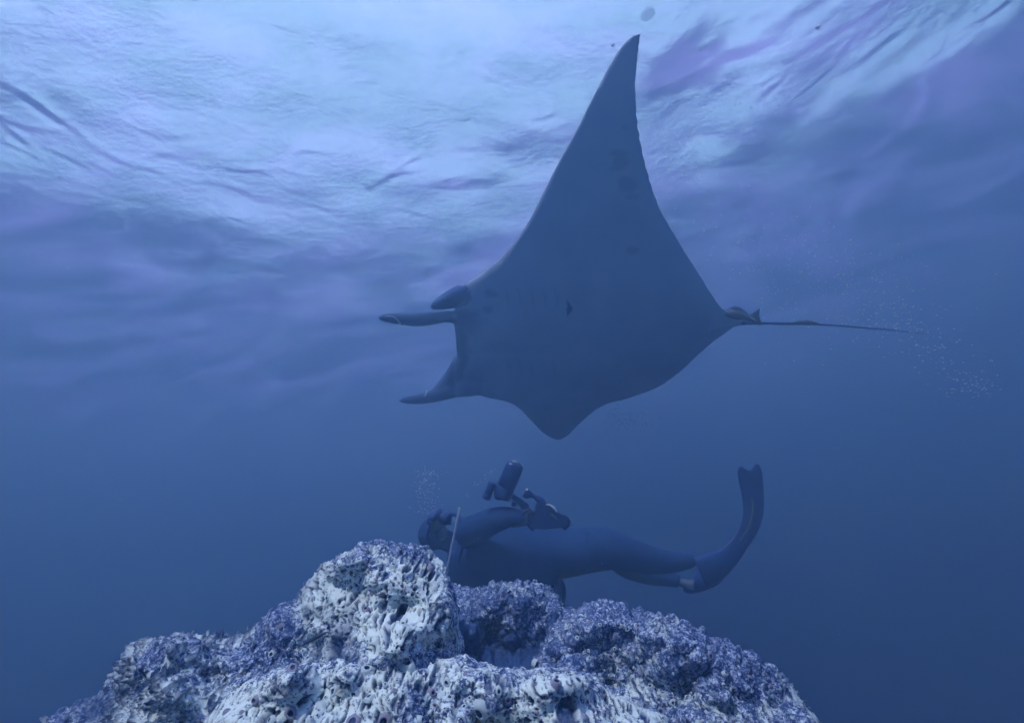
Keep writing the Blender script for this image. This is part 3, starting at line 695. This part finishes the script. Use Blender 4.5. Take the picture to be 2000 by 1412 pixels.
# camera rig held up by the diver
def rig():
    dc = DD - .36
    root = empty('underwater_camera', P(1062, 1008, dc))
    tag(root, 'black underwater camera rig with strobe on a jointed arm, held up by the diver', 'camera')
    add_obj('housing', merge([prism([(1046, 985), (1052, 979), (1062, 978), (1076, 990), (1090, 1003), (1104, 1006), (1111, 1014), (1106, 1029), (1062, 1034), (1036, 1032), (1030, 1018), (1044, 1004)], dc - .07, dc + .10)], 'housing', False), METAL, root)
    dome = ball(1080, 1003, dc - .01, 23, 9, 22, math.radians(-43))
    ring = tube([(1062, 982, dc - .03, 3), (1071, 986, dc - .06, 3.4), (1082, 994, dc - .07, 3.6), (1092, 1003, dc - .06, 3.4), (1102, 1010, dc - .03, 3)], 24, 10)
    d = add_obj('dome_port', merge([dome], 'dome_port'), GLASS, root)
    add_obj('port_ring', merge([tube([(1066, 985, dc - .085, .8), (1074, 986, dc - .09, 1.6), (1082, 992, dc - .09, 2.6), (1088, 1000, dc - .09, 1.4)], 24, 10)], 'port_ring'), mat_simple('polished_ring', (0.75, 0.8, 0.85), 0.15), d)
    add_obj('handle', merge([tube([(1040, 1000, dc + .02, 5), (1036, 1010, dc + .01, 6.5), (1036, 1024, dc, 6.5), (1042, 1034, dc, 5)], 16, 12), tube([(1096, 1008, dc, 5), (1106, 1014, dc, 6.5), (1107, 1024, dc, 6.5), (1100, 1032, dc, 5)], 16, 12)], 'handle'), RUBBER, root)
    # strobe arm with ball joints and clamps
    add_obj('strobe_arm', merge([tube([(998, 968, dc, 5), (1010, 976, dc, 6.5), (1022, 985, dc, 7)], 10, 12), ball(1024, 988, dc, 9, 8, 8), tube([(1022, 986, dc, 7), (1032, 997, dc, 6), (1040, 1006, dc, 6)], 10, 12),
                                 ball(1004, 985, dc, 6, 5, 6), ball(1034, 1003, dc, 8, 8, 8), ball(994, 966, dc, 8, 9, 8)], 'strobe_arm'), METAL, root)
    ax = Vector((25, -63)).normalized()
    def cyl(cx, cy, L_, r, d, off=0):
        p = [(cx - ax.x * L_ / 2, cy - ax.y * L_ / 2), (cx + ax.x * L_ / 2, cy + ax.y * L_ / 2)]
        a, b = p
        f = lambda t: (a[0] + (b[0] - a[0]) * t, a[1] + (b[1] - a[1]) * t)
        return tube([(*f(0), d, r * .82), (*f(.03), d, r * .95), (*f(.07), d, r), (*f(.30), d, r), (*f(.31), d, r * .96), (*f(.33), d, r * .96), (*f(.34), d, r), (*f(.90), d, r), (*f(.96), d, r * .93), (*f(1), d, r * .74)], 10, 28, False)
    st = add_obj('strobe', merge([cyl(993.5, 938, 74, 18, dc), ball(975, 968, dc, 10, 9, 10), tube([(970, 958, dc, 7), (985, 948, dc, 9)], 6, 12)], 'strobe'), METAL, root)
    add_obj('reflector', merge([tube([(1007, 905, dc, 12), (1009, 901, dc, 9)], 3, 20, False)], 'reflector'), GLASS, st)
    add_obj('focus_light', merge([cyl(956, 958, 36, 8.5, dc - .01), tube([(962, 955, dc, 6), (975, 952, dc, 7)], 6, 10)], 'focus_light'), METAL, root)
    fl = add_obj('focus_light', merge([tube([(1026, 962, dc - .02, 9), (1030, 965, dc - .02, 9.5), (1036, 966, dc - .02, 7), (1044, 970, dc - .02, 4.5), (1050, 974, dc - .02, 7), (1058, 980, dc - .02, 8), (1060, 990, dc - .01, 10)], 24, 14)], 'focus_light'), METAL, root)
    add_obj('lens', merge([tube([(1027, 955.5, dc - .035, 2.2, 3), (1031, 956.5, dc - .035, 2.2, 3)], 4, 12)], 'lens'), mat_simple('bright_lens', (0.8, 0.85, 0.9), 0.1), fl)
rig()

# ------------------------------------------------------------------ remoras
FISH = mat_simple('remora_skin', (0.05, 0.07, 0.12), 0.5, 0.3, 20)
def remora(path, tail, label, fins):
    root = empty('remora', P(path[0][0], path[0][1], path[0][2]))
    tag(root, label, 'remora', 'remoras at the manta tail')
    add_obj('body', merge([tube(path, 40, 18)], 'body'), FISH, root)
    if tail:
        add_obj('tail_fin', merge([prism(tail, path[-1][2] - .004, path[-1][2] + .008)], 'tail_fin', False), FISH, root)
    for f in fins: add_obj('fin', merge([prism(f, path[1][2] - .004, path[1][2] + .008)], 'fin', False), FISH, root)
remora([(1410, 611, 4.52, 3, 3), (1425, 613, 4.51, 8, 7), (1440, 616, 4.50, 9, 8), (1455, 620, 4.50, 6, 5), (1466, 624, 4.5, 4, 3), (1475, 628, 4.5, 3, 2)],
       [(1462, 616), (1470, 612), (1478, 606), (1484, 602), (1483, 612), (1485, 624), (1490, 638), (1480, 634), (1468, 630), (1462, 625)],
       'short dark remora with a forked tail tucked against the manta tail base', [[(1425, 606), (1434, 598), (1446, 603), (1452, 612), (1440, 612)]])
remora([(1549, 631, 4.66, 1, 1), (1560, 628.5, 4.66, 3.2, 3), (1574, 628, 4.66, 4, 4), (1588, 630, 4.67, 3, 3), (1600, 633, 4.68, 1, 1)], None, 'slim dark remora clinging halfway along the thin tail of the manta', [])

# ------------------------------------------------------------------ bubbles
def glass_mat(alpha=0.4):
    m = bpy.data.materials.new('air_bubble'); m.use_nodes = True
    b = m.node_tree.nodes['Principled BSDF']
    b.inputs['Base Color'].default_value = (0.6, 0.7, 0.92, 1); b.inputs['Roughness'].default_value = 0.15
    b.inputs['Alpha'].default_value = alpha; b.inputs['Specular IOR Level'].default_value = 1.0
    return m
BUB = glass_mat(0.6); FAINT = glass_mat(0.22); FAINT.name = 'faint_bubble'; FAINT.node_tree.nodes['Principled BSDF'].inputs['Base Color'].default_value = (0.2, 0.2, 0.45, 1)
def bubble_cloud(spots, name, label):
    V = []; F = []
    bm = bmesh.new(); bmesh.ops.create_icosphere(bm, subdivisions=1, radius=1)
    bv = np.array([v.co[:] for v in bm.verts]); bf = np.array([[v.index for v in f.verts] for f in bm.faces]); bm.free()
    for k, (x, y, d, r) in enumerate(spots):
        c = np.array(P(x, y, d)); s = r / FPX * d
        V.append(bv * np.array([s, s, s * 0.7]) + c); F.append(bf + k * len(bv))
    org = P(spots[0][0], spots[0][1], spots[0][2])
    return tag(add_obj(name, np_mesh(name, np.vstack(V), np.vstack(F)), BUB, None, org), label, kind='stuff')
rg = random.Random(3)
sp = []
for _ in range(900):                      # broad fizz behind the manta
    t = rg.random(); x = 1440 + 330 * t + rg.gauss(0, 70); y = 440 + 170 * rg.random() + rg.gauss(0, 35) + 60 * t
    sp.append((x, y, 5.0 + rg.random() * 1.5, 0.6 + rg.random() ** 3 * 1.5))
for _ in range(300):                      # band falling to the right
    t = rg.random(); x = 1660 + 270 * t + rg.gauss(0, 28); y = 560 + 195 * t + rg.gauss(0, 30)
    sp.append((x, y, 4.6 + rg.random() * .8, 0.9 + rg.random() ** 2 * 1.9))
for _ in range(40): sp.append((1900 + rg.gauss(0, 22), 755 + rg.gauss(0, 12), 4.6, 1.1 + rg.random() * 1.5))
for _ in range(160): sp.append((1300 + rg.gauss(0, 60), 340 + rg.gauss(0, 90), 4.6, 0.6 + rg.random()))
sp = [s for s in sp if s[0] > 1480 or s[1] < 560 and s[0] > 1290]
bubble_cloud(sp, 'bubble_cloud', 'fine fizz of small bubbles hanging behind the manta tail')
sp = []
for _ in range(50): sp.append((833 + rg.gauss(0, 13), 924 + rg.gauss(0, 4), DD, 0.6 + rg.random() * 0.9))
for _ in range(220): t = rg.random(); sp.append((830 + rg.gauss(0, 10 + 6 * t) + 6 * t, 930 + 75 * t, DD + rg.uniform(-.1, .1), 0.5 + rg.random() ** 2 * 1.2))
for _ in range(20): t = rg.random(); sp.append((910 + 55 * t + rg.gauss(0, 2), 965 - 48 * t + rg.gauss(0, 3), DD - .1, 0.8 + rg.random() * .6))
bubble_cloud(sp, 'bubble_column', 'column of exhaust bubbles rising from the regulator of the diver')
sp = []
for _ in range(110): sp.append((1228 + rg.gauss(0, 28), 815 + rg.gauss(0, 12), 5.2, 0.7 + rg.random() * 1.1))
o = bubble_cloud(sp, 'plankton_specks', 'dark specks drifting under the rear edge of the manta wing'); o.data.materials.clear(); o.data.materials.append(mat_simple('speck_dark', (0.02, 0.03, 0.06), 0.8))
sp = [(x, y, 6 + rg.random(), 1.0 + 2.2 * rg.random() ** 3) for x, y in [(1424 + rg.gauss(0, 14), 172 + rg.gauss(0, 7)) for _ in range(16)] + [(1440 + rg.gauss(0, 60), 205 + rg.gauss(0, 14)) for _ in range(50)] + [(1520 + rg.gauss(0, 30), 180 + rg.gauss(0, 10)) for _ in range(30)]]
o = bubble_cloud(sp, 'surface_specks', 'dark drops and specks under the bright water at the upper right'); o.data.materials.clear(); o.data.materials.append(FAINT)
for x, y, d, r, lab in ((1265, 28, 5.6, 13, 'largest dim bubble just above the tip of the raised wing'), (1373, 92, 6.2, 9, 'ragged dark-edged bubble right of the wing tip by the purple wedge'),
                        (1598, 54, 5.5, 5, 'small round bubble with a bright rim near the top right'), (1790, 674, 4.6, 3.2, 'bright bubble just below the end of the manta tail'),
                        (1197, 89, 5.6, 4, 'tiny faint bubble left of the tip of the raised wing'), (1661, 470, 4.8, 2.6, 'bright speck-like bubble right of the upper wing, above the tail')):
    bm = ball(x, y, d, r, r * .8, r, 0.3)
    for v in bm.verts: v.co += Vector([mn.noise(v.co * 40 + Vector((k * 9, 0, 0))) for k in range(3)]) * r / FPX * d * 0.35
    tag(add_obj('bubble', merge([bm], 'bubble'), FAINT if r > 8 else BUB, None, P(x, y, d)), lab, 'bubble', 'single bubbles')
sp = []
for _ in range(420):
    x = rg.uniform(0, 2000); y = rg.uniform(500, 1300) if rg.random() < .7 else rg.uniform(300, 1400)
    if 700 < x < 1520 and 540 < y < 900: continue
    sp.append((x, y, rg.uniform(2.2, 6), 0.45 + rg.random() ** 3 * 0.8))
bubble_cloud(sp, 'drifting_particles', 'pale particles drifting in the open water')
# dark slender shell lying on the left flank of the tall boulder
o = add_obj('shell_sliver', merge([tube([(589, 1261, 1.02, .8), (600, 1254, 1.02, 3), (618, 1244, 1.02, 4), (632, 1237, 1.02, 2.5), (640, 1233, 1.02, .8)], 24, 10)], 'shell_sliver'), mat_simple('dark_shell', (0.03, 0.05, 0.10), 0.4), None, P(614, 1247, 1.02))
tag(o, 'dark slender sliver-shaped shell lying slantwise on the left flank of the tall boulder', 'shell')
